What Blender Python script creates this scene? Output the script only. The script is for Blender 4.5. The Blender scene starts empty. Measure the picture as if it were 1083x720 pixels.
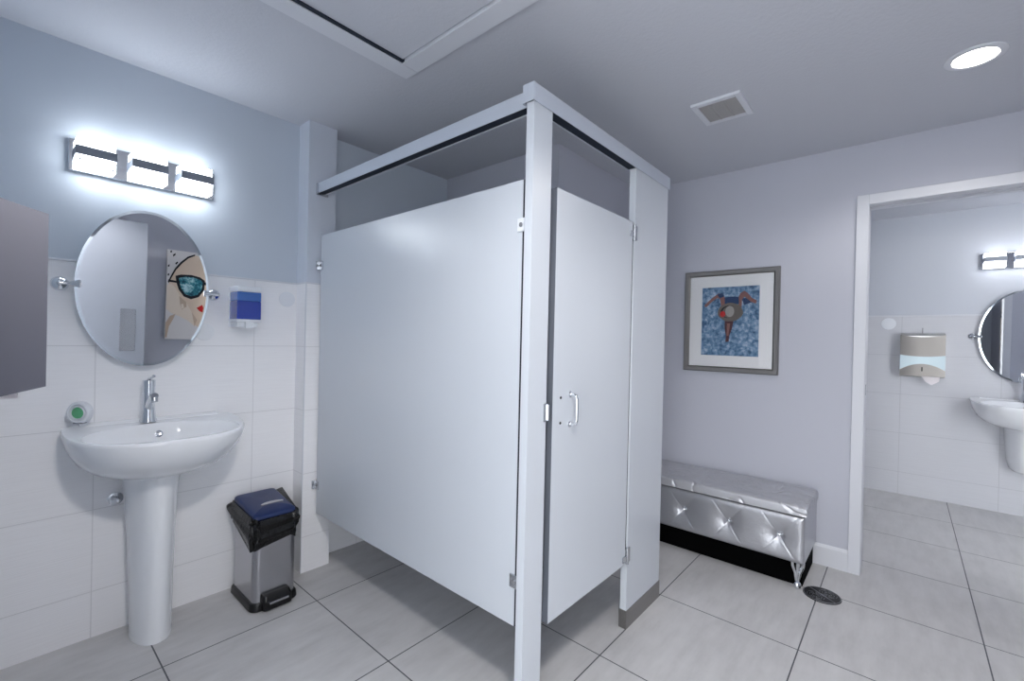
import bpy, bmesh, math, random
from mathutils import Vector, Matrix, noise
random.seed(7)
PI = math.pi
sc = bpy.context.scene
COL = sc.collection

# ------------------------------------------------------------------ materials
def lin(c):
    out = []
    for v in c:
        v /= 255.0
        out.append(v / 12.92 if v <= 0.04045 else ((v + 0.055) / 1.055) ** 2.4)
    return (*out, 1.0)

def mat(name, rgb, rough=0.5, metal=0.0, spec=0.5, emit=None, estr=0.0, coat=0.0, trans=0.0, ior=1.45):
    m = bpy.data.materials.new(name); m.use_nodes = True
    b = m.node_tree.nodes['Principled BSDF']
    b.inputs['Base Color'].default_value = lin(rgb)
    b.inputs['Roughness'].default_value = rough
    b.inputs['Metallic'].default_value = metal
    b.inputs['Specular IOR Level'].default_value = spec
    b.inputs['Coat Weight'].default_value = coat
    b.inputs['Transmission Weight'].default_value = trans
    b.inputs['IOR'].default_value = ior
    if emit:
        b.inputs['Emission Color'].default_value = lin(emit)
        b.inputs['Emission Strength'].default_value = estr
    return m

class NT:
    def __init__(s, m): s.t = m.node_tree; s.b = s.t.nodes['Principled BSDF']
    def n(s, typ, **kw):
        nd = s.t.nodes.new(typ)
        for k, v in kw.items(): setattr(nd, k, v)
        return nd
    def l(s, a, b): s.t.links.new(a, b)
    def math(s, op, a, b=None, c=None):
        nd = s.n('ShaderNodeMath', operation=op)
        for i, v in enumerate((a, b, c)):
            if v is None: continue
            if isinstance(v, (int, float)): nd.inputs[i].default_value = v
            else: s.l(v, nd.inputs[i])
        return nd.outputs[0]
    def pos(s):
        g = s.n('ShaderNodeNewGeometry'); x = s.n('ShaderNodeSeparateXYZ'); s.l(g.outputs['Position'], x.inputs[0])
        return g.outputs['Position'], x.outputs
    def obj(s):
        g = s.n('ShaderNodeTexCoord'); return g.outputs['Object']
    def noise(s, vec, scale, detail=3, rough=0.5):
        nd = s.n('ShaderNodeTexNoise'); s.l(vec, nd.inputs['Vector'])
        nd.inputs['Scale'].default_value = scale; nd.inputs['Detail'].default_value = detail; nd.inputs['Roughness'].default_value = rough
        return nd.outputs[0]
    def mapping(s, vec, scale):
        nd = s.n('ShaderNodeMapping'); s.l(vec, nd.inputs[0]); nd.inputs['Scale'].default_value = scale; return nd.outputs[0]
    def mix(s, fac, a, b):
        nd = s.n('ShaderNodeMix', data_type='RGBA')
        if isinstance(fac, (int, float)): nd.inputs[0].default_value = fac
        else: s.l(fac, nd.inputs[0])
        for i, v in ((6, a), (7, b)):
            if isinstance(v, tuple): nd.inputs[i].default_value = v
            else: s.l(v, nd.inputs[i])
        return nd.outputs[2]
    def ramp(s, fac, stops):
        nd = s.n('ShaderNodeValToRGB'); s.l(fac, nd.inputs[0])
        e = nd.color_ramp.elements
        while len(e) < len(stops): e.new(0.5)
        for i, (p, c) in enumerate(stops): e[i].position = p; e[i].color = lin(c)
        return nd.outputs[0]
    def bump(s, h, strength=0.2, dist=0.01):
        nd = s.n('ShaderNodeBump'); s.l(h, nd.inputs['Height']); nd.inputs['Strength'].default_value = strength; nd.inputs['Distance'].default_value = dist
        s.l(nd.outputs[0], s.b.inputs['Normal'])
    def groove(s, coord, period, off, w):      # 1 on the joint line
        a = s.math('DIVIDE', s.math('SUBTRACT', coord, off), period)
        f = s.math('FRACT', a)
        d = s.math('MINIMUM', f, s.math('SUBTRACT', 1.0, f))
        return s.math('LESS_THAN', s.math('MULTIPLY', d, period), w / 2)

PAINT = (198, 206, 216); PAINTR = (193, 195, 205)
TILE_TOP = 1.52

def paint_mat(name, rgb, rough=0.6):
    m = mat(name, rgb, rough, spec=0.3); t = NT(m); p, _ = t.pos()
    t.bump(t.noise(p, 220, 2), 0.12, 0.002)
    return m

def tiled_wall(name, rgb, axis, off, tile=(242, 242, 244)):
    m = mat(name, rgb, 0.5, spec=0.35); t = NT(m); p, x = t.pos()
    gv = t.groove(x[axis], 0.59, off, 0.0035); gh = t.groove(x[2], 0.333, 1.187, 0.0035)
    g = t.math('MAXIMUM', gv, gh)
    linen = t.noise(t.mapping(p, (6, 6, 260)), 1.0, 2)
    tc = t.mix(linen, lin(tuple(c - 6 for c in tile)), lin(tuple(c + 4 for c in tile)))
    tc = t.mix(t.math('MULTIPLY', g, 0.5), tc, lin(tuple(c - 42 for c in tile)))
    below = t.math('LESS_THAN', x[2], TILE_TOP)
    t.l(t.mix(below, lin(rgb), tc), t.b.inputs['Base Color'])
    t.l(t.math('SUBTRACT', 0.6, t.math('MULTIPLY', below, 0.25)), t.b.inputs['Roughness'])
    h = t.math('MULTIPLY', below, t.math('SUBTRACT', linen, t.math('MULTIPLY', g, 0.8)))
    t.bump(h, 0.25, 0.002)
    return m

def floor_mat():
    m = mat('floor_tile', (190, 191, 194), 0.3, spec=0.4); t = NT(m); p, x = t.pos()
    g = t.math('MAXIMUM', t.groove(x[0], 0.5869, 2.7778, 0.005), t.groove(x[1], 0.5857, -0.2764, 0.005))
    n1 = t.noise(p, 3.2, 5, 0.6); n2 = t.noise(t.mapping(p, (2, 9, 2)), 2.0, 5, 0.65)
    s = t.math('MULTIPLY_ADD', n2, 0.5, t.math('MULTIPLY', n1, 0.5))
    c = t.ramp(s, [(0.3, (182, 181, 181)), (0.52, (199, 198, 198)), (0.7, (209, 208, 208))])
    t.l(t.mix(g, c, lin((78, 80, 86))), t.b.inputs['Base Color'])
    t.l(t.math('MULTIPLY_ADD', n1, 0.15, 0.25), t.b.inputs['Roughness'])
    t.bump(t.math('SUBTRACT', 1.0, g), 0.3, 0.002)
    return m

def ceil_mat():
    m = mat('ceiling_paint', (200, 202, 209), 0.8, spec=0.2); t = NT(m); p, _ = t.pos()
    t.bump(t.noise(p, 60, 4, 0.6), 0.35, 0.004)
    return m

def brushed(name, rgb, rough=0.3, axis=2):
    m = mat(name, rgb, rough, metal=1.0); t = NT(m); o = t.obj()
    s = [300, 300, 300]; s[axis] = 3
    n = t.noise(t.mapping(o, tuple(s)), 1.0, 2)
    t.l(t.math('MULTIPLY_ADD', n, 0.05, rough - 0.025), t.b.inputs['Roughness'])
    return m

def powder(name, rgb, rough=0.36):
    m = mat(name, rgb, rough, spec=0.75); t = NT(m); o = t.obj()
    t.bump(t.noise(o, 350, 2), 0.06, 0.001)
    return m

M = {}
M['floor'] = floor_mat(); M['ceil'] = ceil_mat()
M['wall_left'] = tiled_wall('sink_wall_finish', PAINT, 0, 0.2755)
M['wall_far'] = tiled_wall('far_wall_finish', (200, 204, 212), 1, 0.0275, (208, 209, 214))
M['pier'] = tiled_wall('pier_finish', (206, 212, 222), 0, 0.3)
M['paint'] = paint_mat('grey_paint', PAINT); M['paintR'] = paint_mat('grey_paint_right', PAINTR)
M['door_grey'] = mat('door_enamel', (128, 132, 141), 0.45)
M['white'] = mat('white_trim', (214, 216, 222), 0.4)
M['panel'] = powder('partition_enamel', (200, 205, 212), 0.29)
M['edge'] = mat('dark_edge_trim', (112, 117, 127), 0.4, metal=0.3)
M['gap_shade'] = mat('dark_gap_shade', (40, 44, 54), 0.6)  # near-black tone that paints shade into the gaps between stall parts
M['alu'] = mat('aluminium', (204, 210, 220), 0.35, metal=0.35)
M['recess_shade'] = mat('cavity_shade', (25, 34, 48), 0.6)  # dark tone painting the shade inside the rails and the hatch gap
M['chrome'] = mat('chrome', (225, 228, 232), 0.08, metal=1.0)
M['band'] = mat('lamp_band_metal', (140, 146, 156), 0.4, metal=0.3)
M['chrome_soft'] = mat('satin_chrome', (200, 203, 208), 0.25, metal=1.0)
M['steel'] = brushed('brushed_steel', (186, 186, 190), 0.24, 2)
M['steel_brown'] = brushed('smudged_steel', (112, 112, 120), 0.45, 0)
M['steel_h'] = brushed('brushed_steel_band', (190, 190, 188), 0.28, 1)
M['cover_taupe'] = brushed('taupe_steel', (158, 154, 150), 0.45, 1); M['cover_pale'] = mat('pale_steel', (196, 212, 218), 0.4, metal=0.5)
M['shoe'] = brushed('brushed_shoe', (150, 148, 146), 0.32, 0)
M['porc'] = mat('porcelain', (238, 240, 243), 0.08, spec=0.55)
M['mirror'] = mat('mirror_silver', (240, 243, 246), 0.0, metal=1.0)
M['mirror_edge'] = mat('mirror_bevel', (225, 232, 236), 0.05, metal=1.0)
M['black'] = mat('black_plastic', (14, 14, 16), 0.35)
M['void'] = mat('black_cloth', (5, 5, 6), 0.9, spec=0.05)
def bag_mat():
    m = mat('black_bag', (4, 4, 5), 0.16, spec=0.5); t = NT(m); o = t.obj()
    n = t.noise(t.mapping(o, (26, 26, 14)), 1.0, 4, 0.65)
    r = t.math('ABSOLUTE', t.math('SUBTRACT', n, 0.5))
    t.bump(r, 0.35, 0.03); return m
M['bag'] = bag_mat()
M['lid'] = mat('navy_lid', (20, 40, 88), 0.3)
M['glow'] = mat('lamp_glass', (250, 250, 250), 0.3, emit=(242, 249, 255), estr=6.3)
M['glow_far'] = mat('lamp_glass_far', (250, 250, 250), 0.3, emit=(244, 248, 255), estr=2.6)
M['down'] = mat('downlight_lens', (250, 250, 250), 0.3, emit=(255, 248, 240), estr=14.0)
M['bluesoap'] = mat('blue_soap', (2, 50, 158), 0.12, coat=0.6)
M['bluetank'] = mat('blue_tank_clear', (34, 96, 178), 0.1, coat=0.7)
M['wplast'] = mat('white_plastic', (228, 231, 236), 0.3)
M['green'] = mat('green_gel', (98, 176, 128), 0.35)
M['frame'] = brushed('pewter_frame', (146, 144, 142), 0.4, 2)
M['mat'] = mat('mount_board', (246, 246, 248), 0.7)
M['paper'] = mat('paper_towel', (240, 234, 236), 0.8)
M['dust'] = mat('vent_dust', (170, 168, 168), 0.8)
M['drain'] = mat('drain_iron', (26, 27, 30), 0.4, metal=0.3)
M['drain_line'] = mat('drain_ridge', (138, 139, 144), 0.4, metal=0.5)
M['canvas'] = mat('canvas_white', (232, 228, 226), 0.6)
M['skin'] = mat('paint_skin', (232, 210, 188), 0.6); M['skin2'] = mat('paint_skin_light', (242, 226, 208), 0.6)
M['skin3'] = mat('paint_skin_shadow', (208, 184, 162), 0.6)
M['pblack'] = mat('paint_black', (14, 16, 24), 0.5); M['red'] = mat('paint_red', (196, 28, 24), 0.5)
M['hat'] = mat('paint_hat', (120, 112, 104), 0.6); M['hat2'] = mat('paint_hat_crown', (176, 172, 168), 0.6)
M['limb'] = mat('paint_limb', (150, 104, 98), 0.6); M['suit'] = mat('paint_suit', (36, 66, 112), 0.6); M['limb2'] = mat('paint_limb_dark', (84, 44, 50), 0.6)

def water_mat():
    m = mat('painted_water', (120, 150, 185), 0.5); t = NT(m); o = t.obj()
    n = t.noise(o, 34, 4, 0.7)
    c = t.ramp(n, [(0.34, (44, 86, 124)), (0.47, (104, 144, 182)), (0.56, (150, 178, 206)), (0.68, (206, 218, 230))])
    t.l(c, t.b.inputs['Base Color']); return m
M['water'] = water_mat()
def lens_mat():
    m = mat('painted_lens', (40, 130, 150), 0.5); t = NT(m); o = t.obj()
    n = t.noise(o, 16, 4, 0.8)
    c = t.ramp(n, [(0.35, (16, 66, 88)), (0.5, (48, 138, 152)), (0.62, (190, 226, 230))])
    t.l(c, t.b.inputs['Base Color']); return m
M['lens'] = lens_mat()
def leather_mat(nm, me, ro):
    m = mat(nm, (190, 191, 196), ro, metal=me); t = NT(m); o = t.obj()
    if 'lid' in nm:
        r = t.math('MINIMUM', 1.0, t.math('MULTIPLY', t.math('ABSOLUTE', t.math('SUBTRACT', t.noise(t.mapping(o, (9, 6, 9)), 1.0, 2, 0.4), 0.5)), 26.0))
        t.bump(r, 0.8, 0.006)
    else: t.bump(t.noise(o, 28, 4, 0.6), 0.25, 0.006)
    return m
M['leather'] = leather_mat('silver_leather', 0.75, 0.32); M['leather_lid'] = leather_mat('silver_leather_lid', 0.4, 0.36)
def glass_mat():
    m = bpy.data.materials.new('picture_glass'); m.use_nodes = True; nt = m.node_tree
    nt.nodes.clear(); o = nt.nodes.new('ShaderNodeOutputMaterial'); mx = nt.nodes.new('ShaderNodeMixShader')
    f = nt.nodes.new('ShaderNodeFresnel'); f.inputs[0].default_value = 1.45
    tr = nt.nodes.new('ShaderNodeBsdfTransparent'); gl = nt.nodes.new('ShaderNodeBsdfGlossy'); gl.inputs['Roughness'].default_value = 0.02
    nt.links.new(f.outputs[0], mx.inputs[0]); nt.links.new(tr.outputs[0], mx.inputs[1]); nt.links.new(gl.outputs[0], mx.inputs[2]); nt.links.new(mx.outputs[0], o.inputs[0])
    return m
M['glass'] = glass_mat()

# ------------------------------------------------------------------ mesh helpers (each adds a shape to a bmesh)
def B(): return bmesh.new()

def box(bm, x0, x1, y0, y1, z0, z1, bev=0.0, seg=2):
    r = bmesh.ops.create_cube(bm, size=1.0)
    vs = r['verts']
    for v in vs:
        v.co = Vector(((x0 + x1) / 2 + v.co.x * (x1 - x0), (y0 + y1) / 2 + v.co.y * (y1 - y0), (z0 + z1) / 2 + v.co.z * (z1 - z0)))
    if bev > 0:
        es = list({e for v in vs for e in v.link_edges})
        bmesh.ops.bevel(bm, geom=es, offset=bev, segments=seg, profile=0.5, affect='EDGES')

def frame_of(d):
    d = Vector(d).normalized()
    a = Vector((0, 0, 1)) if abs(d.z) < 0.9 else Vector((1, 0, 0))
    u = d.cross(a).normalized(); return d, u, d.cross(u).normalized()

def tube(bm, pts, r, n=14, cap=True):
    pts = [Vector(p) for p in pts]; rs = r if isinstance(r, (list, tuple)) else [r] * len(pts)
    rings = []; up = None
    for i, p in enumerate(pts):
        d = pts[min(i + 1, len(pts) - 1)] - pts[max(i - 1, 0)]
        d.normalize()
        if up is None: _, u, w = frame_of(d)
        else:
            u = (up - d * up.dot(d)).normalized(); w = d.cross(u)
        up = u
        rings.append([bm.verts.new(p + (u * math.cos(2 * PI * k / n) + w * math.sin(2 * PI * k / n)) * rs[i]) for k in range(n)])
    for a, b in zip(rings, rings[1:]):
        for k in range(n): bm.faces.new((a[k], a[(k + 1) % n], b[(k + 1) % n], b[k]))
    if cap:
        bm.faces.new(rings[0][::-1]); bm.faces.new(rings[-1])

def lathe(bm, prof, o=(0, 0, 0), axis=(0, 0, 1), n=36, cap=True):
    o = Vector(o); d, u, w = frame_of(axis); rings = []
    for r, h in prof:
        rings.append([bm.verts.new(o + d * h + (u * math.cos(2 * PI * k / n) + w * math.sin(2 * PI * k / n)) * max(r, 1e-4)) for k in range(n)])
    for a, b in zip(rings, rings[1:]):
        for k in range(n): bm.faces.new((a[k], a[(k + 1) % n], b[(k + 1) % n], b[k]))
    if cap:
        bm.faces.new(rings[0][::-1]); bm.faces.new(rings[-1])

def loft(bm, rings, cap0=True, cap1=True):
    R = [[bm.verts.new(p) for p in r] for r in rings]; n = len(R[0])
    for a, b in zip(R, R[1:]):
        for k in range(n): bm.faces.new((a[k], a[(k + 1) % n], b[(k + 1) % n], b[k]))
    if cap0: bm.faces.new(R[0][::-1])
    if cap1: bm.faces.new(R[-1])

def prism(bm, poly, f, d0, d1):      # poly in 2-D, f(a, b, d) -> 3-D
    lo = [bm.verts.new(f(a, b, d0)) for a, b in poly]; hi = [bm.verts.new(f(a, b, d1)) for a, b in poly]
    n = len(poly)
    for k in range(n): bm.faces.new((lo[k], lo[(k + 1) % n], hi[(k + 1) % n], hi[k]))
    bm.faces.new(lo[::-1]); bm.faces.new(hi)

def rrect(x0, x1, y0, y1, r, n=6):
    out = []
    for cx, cy, a0 in ((x1 - r, y1 - r, 0), (x0 + r, y1 - r, PI / 2), (x0 + r, y0 + r, PI), (x1 - r, y0 + r, 1.5 * PI)):
        for k in range(n + 1):
            a = a0 + PI / 2 * k / n; out.append((cx + r * math.cos(a), cy + r * math.sin(a)))
    return out

def smooth_mesh(me, ang):
    for p in me.polygons: p.use_smooth = True
    me.set_sharp_from_angle(angle=math.radians(ang))

def obj(name, bm, m, parent=None, ang=35, base=None):
    bmesh.ops.recalc_face_normals(bm, faces=bm.faces[:])
    if base is not None:
        for v in bm.verts: v.co -= Vector(base)
    me = bpy.data.meshes.new(name); bm.to_mesh(me); bm.free()
    smooth_mesh(me, ang)
    me.materials.append(m if not isinstance(m, str) else M[m])
    o = bpy.data.objects.new(name, me); COL.objects.link(o)
    wn = o.modifiers.new('weighted', 'WEIGHTED_NORMAL'); wn.keep_sharp = True; wn.weight = 80
    if parent is not None: o.parent = parent
    if base is not None: o.location = base
    return o

def obj_multi(name, items, parent=None, ang=35):     # one mesh, several paints
    me = bpy.data.meshes.new(name); big = bmesh.new()
    for i, (bm, mk) in enumerate(items):
        bmesh.ops.recalc_face_normals(bm, faces=bm.faces[:])
        for fc in bm.faces: fc.material_index = i
        tmp = bpy.data.meshes.new('t'); bm.to_mesh(tmp); bm.free(); big.from_mesh(tmp); bpy.data.meshes.remove(tmp)
        me.materials.append(M[mk])
    big.to_mesh(me); big.free(); smooth_mesh(me, ang)
    o = bpy.data.objects.new(name, me); COL.objects.link(o)
    if parent is not None: o.parent = parent
    return o

def thing(name, label, cat, loc=(0, 0, 0), rotz=0.0, group=None):
    o = bpy.data.objects.new(name, None); COL.objects.link(o); o.empty_display_size = 0.05
    o.location = loc; o.rotation_euler = (0, 0, rotz)
    o['label'] = label; o['category'] = cat
    if group: o['group'] = group
    return o

def tag(o, label, cat, group=None):
    o['label'] = label; o['category'] = cat
    if group: o['group'] = group
    return o

def struct(name, bm, m, parent=None, label=None):
    o = obj(name, bm, m, parent)
    if parent is None:
        o['kind'] = 'structure'
        if label: o['label'] = label
    return o

def local(bm, loc):                 # world-built bmesh -> local to a thing at loc
    for v in bm.verts: v.co -= Vector(loc)
    return bm

# ------------------------------------------------------------------ measures
H = 2.369
XL, YA, YS, XB, XB2, XF = -0.05, 2.475, 2.475, 3.139, 3.262, 5.112
YR, YK = -1.0, 1.509
YO0, YO1 = -1.75, 0.95       # the second washroom

# ------------------------------------------------------------------ the room
b = B(); box(b, XL - 1.3, XF + 0.1, -1.9, 2.6, -0.08, 0.0); struct('floor', b, 'floor', label='pale grey square floor tiles with dark joints')
b = B(); box(b, XL - 1.3, XF + 0.1, -1.9, 2.6, H, H + 0.08); struct('ceiling', b, 'ceil', label='lightly textured pale ceiling')
b = B(); box(b, XL - 0.12, 1.15, YA, YA + 0.1, 0, H); struct('wall_left', b, 'wall_left', label='sink wall, grey paint above white tile')
b = B(); box(b, 1.15, 2.105, YS, YS + 0.1, 0, H); struct('wall_stall_back', b, 'wall_left', label='wall behind the stall')
b = B(); box(b, 1.072, 1.224, 2.362, YA, 0, H); struct('wall_pier', b, 'pier', label='narrow wall pier the stall panel meets')
b = B(); box(b, 2.105, XB2, YK, YS + 0.1, 0, H); struct('wall_stall_side', b, 'paintR', label='wall block between stall and bench alcove')
# entry wall with the doorway the camera stands in
b = B(); box(b, XL - 0.12, XL, 0.5, YA, 0, H); box(b, XL - 0.12, XL, YR, -0.46, 0, H); box(b, XL - 0.12, XL, -0.46, 0.5, 2.06, H)
struct('wall_entry', b, 'paint', label='wall with the entrance doorway')
b = B(); box(b, XL - 0.12, XB2, YR - 0.1, YR, 0, H); struct('wall_rear', b, 'paintR', label='wall behind the camera seen in the mirror')
# right wall, with doorway y -0.75 .. 0.163
DY0, DY1, DZ = -0.76, 0.163, 2.026
b = B(); box(b, XB, XB2, DY1 + 0.018, YK, 0, H); box(b, XB, XB2, YR - 0.1, DY0 - 0.018, 0, H); box(b, XB, XB2, DY0 - 0.018, DY1 + 0.018, DZ + 0.018, H)
struct('wall_right', b, 'paintR', label='grey wall with framed picture and doorway')
# jamb
b = B()
box(b, XB - 0.004, XB + 0.045, DY1, DY1 + 0.018, 0, DZ); box(b, XB + 0.085, XB2 + 0.004, DY1, DY1 + 0.018, 0, DZ)
box(b, XB - 0.004, XB2 + 0.004, DY0 - 0.018, DY0, 0, DZ)
box(b, XB - 0.004, XB + 0.045, DY0 - 0.018, DY1 + 0.018, DZ, DZ + 0.018); box(b, XB + 0.085, XB2 + 0.004, DY0 - 0.018, DY1 + 0.018, DZ, DZ + 0.018)
struct('trim_1', b, 'white', label='white jamb of the inner doorway')
b = B(); w = 0.056
for xa, xb_ in ((XB - 0.016, XB), (XB2, XB2 + 0.016)):
    for (ya, yb, za, zb) in ((DY1 + 0.002, DY1 + w, 0, DZ + w), (DY0 - w, DY0 - 0.002, 0, DZ + w), (DY0 - 0.002, DY1 + 0.002, DZ + 0.002, DZ + w)):
        box(b, xa, xb_, ya, yb, za, zb, 0.003)
struct('trim_2', b, 'white', label='white casing round the inner doorway')
# strike plate on the jamb
b = B(); box(b, XB + 0.012, XB + 0.036, DY1 - 0.0025, DY1, 0.985, 1.045, 0.001)
tag(obj('strike_plate', b, 'chrome_soft'), 'small metal strike plate on the white door jamb', 'strike plate')
# baseboard
b = B()
prof = [(0, 0), (-0.013, 0), (-0.013, 0.098), (-0.009, 0.108), (-0.004, 0.118), (0, 0.118)]
prism(b, prof, lambda a, z, d: (XB + a, d, z), DY1 + w, YK)
struct('baseboard_right', b, 'white')
b = B(); prism(b, prof, lambda a, z, d: (d, YK + a, z), 2.105, XB - 0.013); struct('baseboard_alcove', b, 'white')
# second washroom
b = B(); box(b, XF, XF + 0.1, YO0, YO1, 0, H); struct('wall_far', b, 'wall_far', label='far washroom wall, white tile below pale paint')
b = B(); box(b, XB2, XF + 0.1, YO1, YO1 + 0.1, 0, H); struct('wall_far_left', b, 'wall_far')
b = B(); box(b, XB2, XF + 0.1, YO0 - 0.1, YO0, 0, H); struct('wall_far_right', b, 'paintR')
# tile edge strips
b = B(); box(b, XL, 1.072, YA - 0.005, YA, TILE_TOP - 0.003, TILE_TOP + 0.005, 0.001); box(b, 1.066, 1.224, 2.357, 2.362, TILE_TOP - 0.003, TILE_TOP + 0.005); box(b, 1.067, 1.072, 2.362, YA, TILE_TOP - 0.003, TILE_TOP + 0.005)
box(b, 1.068, 1.072, 2.358, 2.362, 0, TILE_TOP)
struct('trim_3', b, 'white', label='thin edge strip along the tile top')
b = B(); box(b, XF - 0.006, XF, YO0, YO1, TILE_TOP - 0.004, TILE_TOP + 0.008, 0.001); struct('trim_4', b, 'white')
# ceiling hatch trim and hatch
hx0, hx1, hy0, hy1 = 0.30, 1.150, 0.70, 1.632
b = B(); fw = 0.077
for (a0, a1, c0, c1) in ((hx0, hx1, hy1 - fw, hy1), (hx0, hx1, hy0, hy0 + fw), (hx1 - fw, hx1, hy0 + fw, hy1 - fw), (hx0, hx0 + fw, hy0 + fw, hy1 - fw)):
    box(b, a0, a1, c0, c1, H - 0.018, H, 0.002)
struct('trim_5', b, 'white', label='flat white frame of the ceiling hatch')
hp = thing('ceiling_hatch', 'white textured access panel set in flat frame on the ceiling', 'hatch', (0.736, 1.18, H))
b = B(); box(b, hx0 + fw + 0.006, hx1 - fw - 0.006, hy0 + fw + 0.006, hy1 - fw - 0.012, H - 0.008, H - 0.0005, 0.002); obj('panel', local(b, (0.736, 1.18, H)), 'ceil', hp)
b = B(); box(b, hx0 + fw, hx1 - fw, hy1 - fw - 0.016, hy1 - fw - 0.001, H - 0.014, H - 0.0005); obj('hatch_gap_shade', local(b, (0.736, 1.18, H)), 'recess_shade', hp)  # dark strip painting the shadow in the gap beside the hatch frame

# entrance door leaf, standing open behind the camera (seen in the mirror)
b = B(); box(b, XL + 0.02, 0.93, -0.53, -0.49, 0.012, 2.03, 0.002)
d1 = struct('door_1', b, 'door_grey', label='pale entrance door standing open, reflected in the mirror')
b = B(); box(b, 0.75, 0.86, -0.49, -0.487, 0.86, 1.24, 0.001); struct('push_plate', b, 'steel', d1)
b = B()
for y0, y1 in ((-0.46, -0.442), (0.482, 0.5)): box(b, XL - 0.124, XL + 0.004, y0, y1, 0, 2.06)
box(b, XL - 0.124, XL + 0.004, -0.46, 0.5, 2.042, 2.06)
struct('trim_6', b, 'white', label='jamb of the entrance doorway')

# ------------------------------------------------------------------ toilet partition
TP = (1.62, 0.9, 0.0)
tp = thing('toilet_partition', 'pale grey metal toilet stall enclosure with headrail, side panel and closed door', 'toilet stall', TP)
def P(name, bm, m, parent=None, **k): return obj(name, local(bm, TP), m, parent or tp, **k)
YF = 0.895
b = B(); box(b, 1.139, 1.164, 0.957, 2.346, 0.305, 1.778, 0.0025); side = P('side_panel', b, 'panel')
b = B(); box(b, 1.110, 1.2095, YF, YF + 0.031, 0.0, 2.006, 0.0025); post = P('corner_post', b, 'panel')
b = B(); box(b, 1.106, 1.2135, YF - 0.004, YF + 0.035, 0.0, 0.09, 0.002); obj('shoe', local(b, TP), 'shoe', post)
b = B(); box(b, 1.2455, 1.805, YF, YF + 0.025, 0.29, 1.768, 0.0025); door = P('stall_door', b, 'panel')
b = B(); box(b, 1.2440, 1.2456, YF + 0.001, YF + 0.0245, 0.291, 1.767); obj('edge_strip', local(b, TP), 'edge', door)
b = B(); box(b, 1.2094, 1.2130, YF + 0.010, YF + 0.030, 0.29, 1.768); obj('door_gap_shade', local(b, TP), 'gap_shade', post)  # dark strip standing in for the shade between post and door
b = B(); box(b, 1.141, 1.160, 0.9255, 0.9575, 0.306, 1.777); obj('panel_gap_shade', local(b, TP), 'gap_shade', side)  # shade of the panel-to-post gap, put in as a dark strip
b = B(); box(b, 1.824, 2.172, YF, YF + 0.031, 0.0, 2.006, 0.0025); pil = P('pilaster', b, 'panel')
b = B(); box(b, 1.8215, 2.1745, YF - 0.003, YF + 0.034, 0.0, 0.080, 0.002); obj('shoe', local(b, TP), 'shoe', pil)
b = B(); box(b, 1.8215, 1.8242, YF + 0.008, YF + 0.028, 0.345, 1.70); obj('door_gap_shade', local(b, TP), 'gap_shade', pil)  # paints the dark line of the shaded gap at the hinge side
b = B(); box(b, 2.139, 2.164, YF + 0.045, YK - 0.012, 0.305, 1.778, 0.0025); P('rear_side_panel', b, 'panel')
# headrails: open-bottomed channels
def rail(y0, y1, z0, z1, f):
    bm = B(); t = 0.003
    poly = [(y0, z0), (y0 + t, z0), (y0 + t, z1 - 0.006), (y1 - t, z1 - 0.006), (y1 - t, z0), (y1, z0), (y1, z1 - 0.008), (y1 - 0.006, z1), (y0 + 0.002, z1), (y0, z1 - 0.003)]
    return bm, poly
b, poly = rail(YF - 0.006, YF + 0.040, 2.002, 2.060, None)
prism(b, poly, lambda a, z, d: (d, a, z), 1.102, 2.178); box(b, 1.0995, 1.102, YF - 0.006, YF + 0.040, 2.002, 2.060, 0.001); hr = P('headrail', b, 'alu', ang=25)
b = B(); box(b, 1.2115, 1.822, YF - 0.002, YF + 0.036, 2.006, 2.048); obj('cavity_shade', local(b, TP), 'recess_shade', hr)  # dark fill paints the shade inside the open channel
b, poly = rail(1.122, 1.168, 2.000, 2.054, None)
prism(b, poly, lambda a, z, d: (a, d, z), 0.938, 2.352); sr = P('side_headrail', b, 'alu', ang=25)
b = B(); box(b, 1.126, 1.164, 0.940, 2.350, 2.004, 2.040); obj('cavity_shade', local(b, TP), 'recess_shade', sr)  # same painted shade, inside the side rail
b = B(); box(b, 1.112, 1.176, 2.352, 2.3605, 1.988, 2.05, 0.002); lathe(b, [(0.006, 0), (0.006, 0.004), (0.003, 0.006)], (1.115, 2.353, 2.0), (0, -1, 0), 12); P('wall_bracket', b, 'chrome_soft')
b = B(); box(b, 1.108, 1.118, 0.925, 0.942, 2.004, 2.064, 0.003); lathe(b, [(0.007, 0), (0.007, 0.005), (0.003, 0.008)], (1.118, 0.934, 2.03), (-1, 0, 0), 12); P('rail_clamp', b, 'chrome_soft')
# panel brackets
for (yy0, yy1, zz, m) in ((0.924, 0.975, 1.628, 'wplast'), (0.924, 0.975, 0.456, 'chrome_soft')):
    b = B(); box(b, 1.1325, 1.139, 0.928, yy1, zz - 0.022, zz + 0.022, 0.002); br = P('panel_bracket', b, m)
    b = B(); lathe(b, [(0.0075, 0), (0.0075, 0.002), (0.004, 0.004)], (1.1325, 0.958, zz), (-1, 0, 0), 14); obj('screw', local(b, TP), 'drain_line', br)
for zz in (1.617, 0.455):
    b = B(); box(b, 1.1325, 1.139, 2.318, 2.3605, zz - 0.022, zz + 0.022, 0.002); box(b, 1.118, 1.139, 2.352, 2.3605, zz - 0.022, zz + 0.022, 0.002); br = P('panel_bracket', b, 'chrome_soft')
    b = B(); lathe(b, [(0.0075, 0), (0.0075, 0.002), (0.004, 0.004)], (1.1325, 2.334, zz), (-1, 0, 0), 14); obj('screw', local(b, TP), 'drain_line', br)
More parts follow.
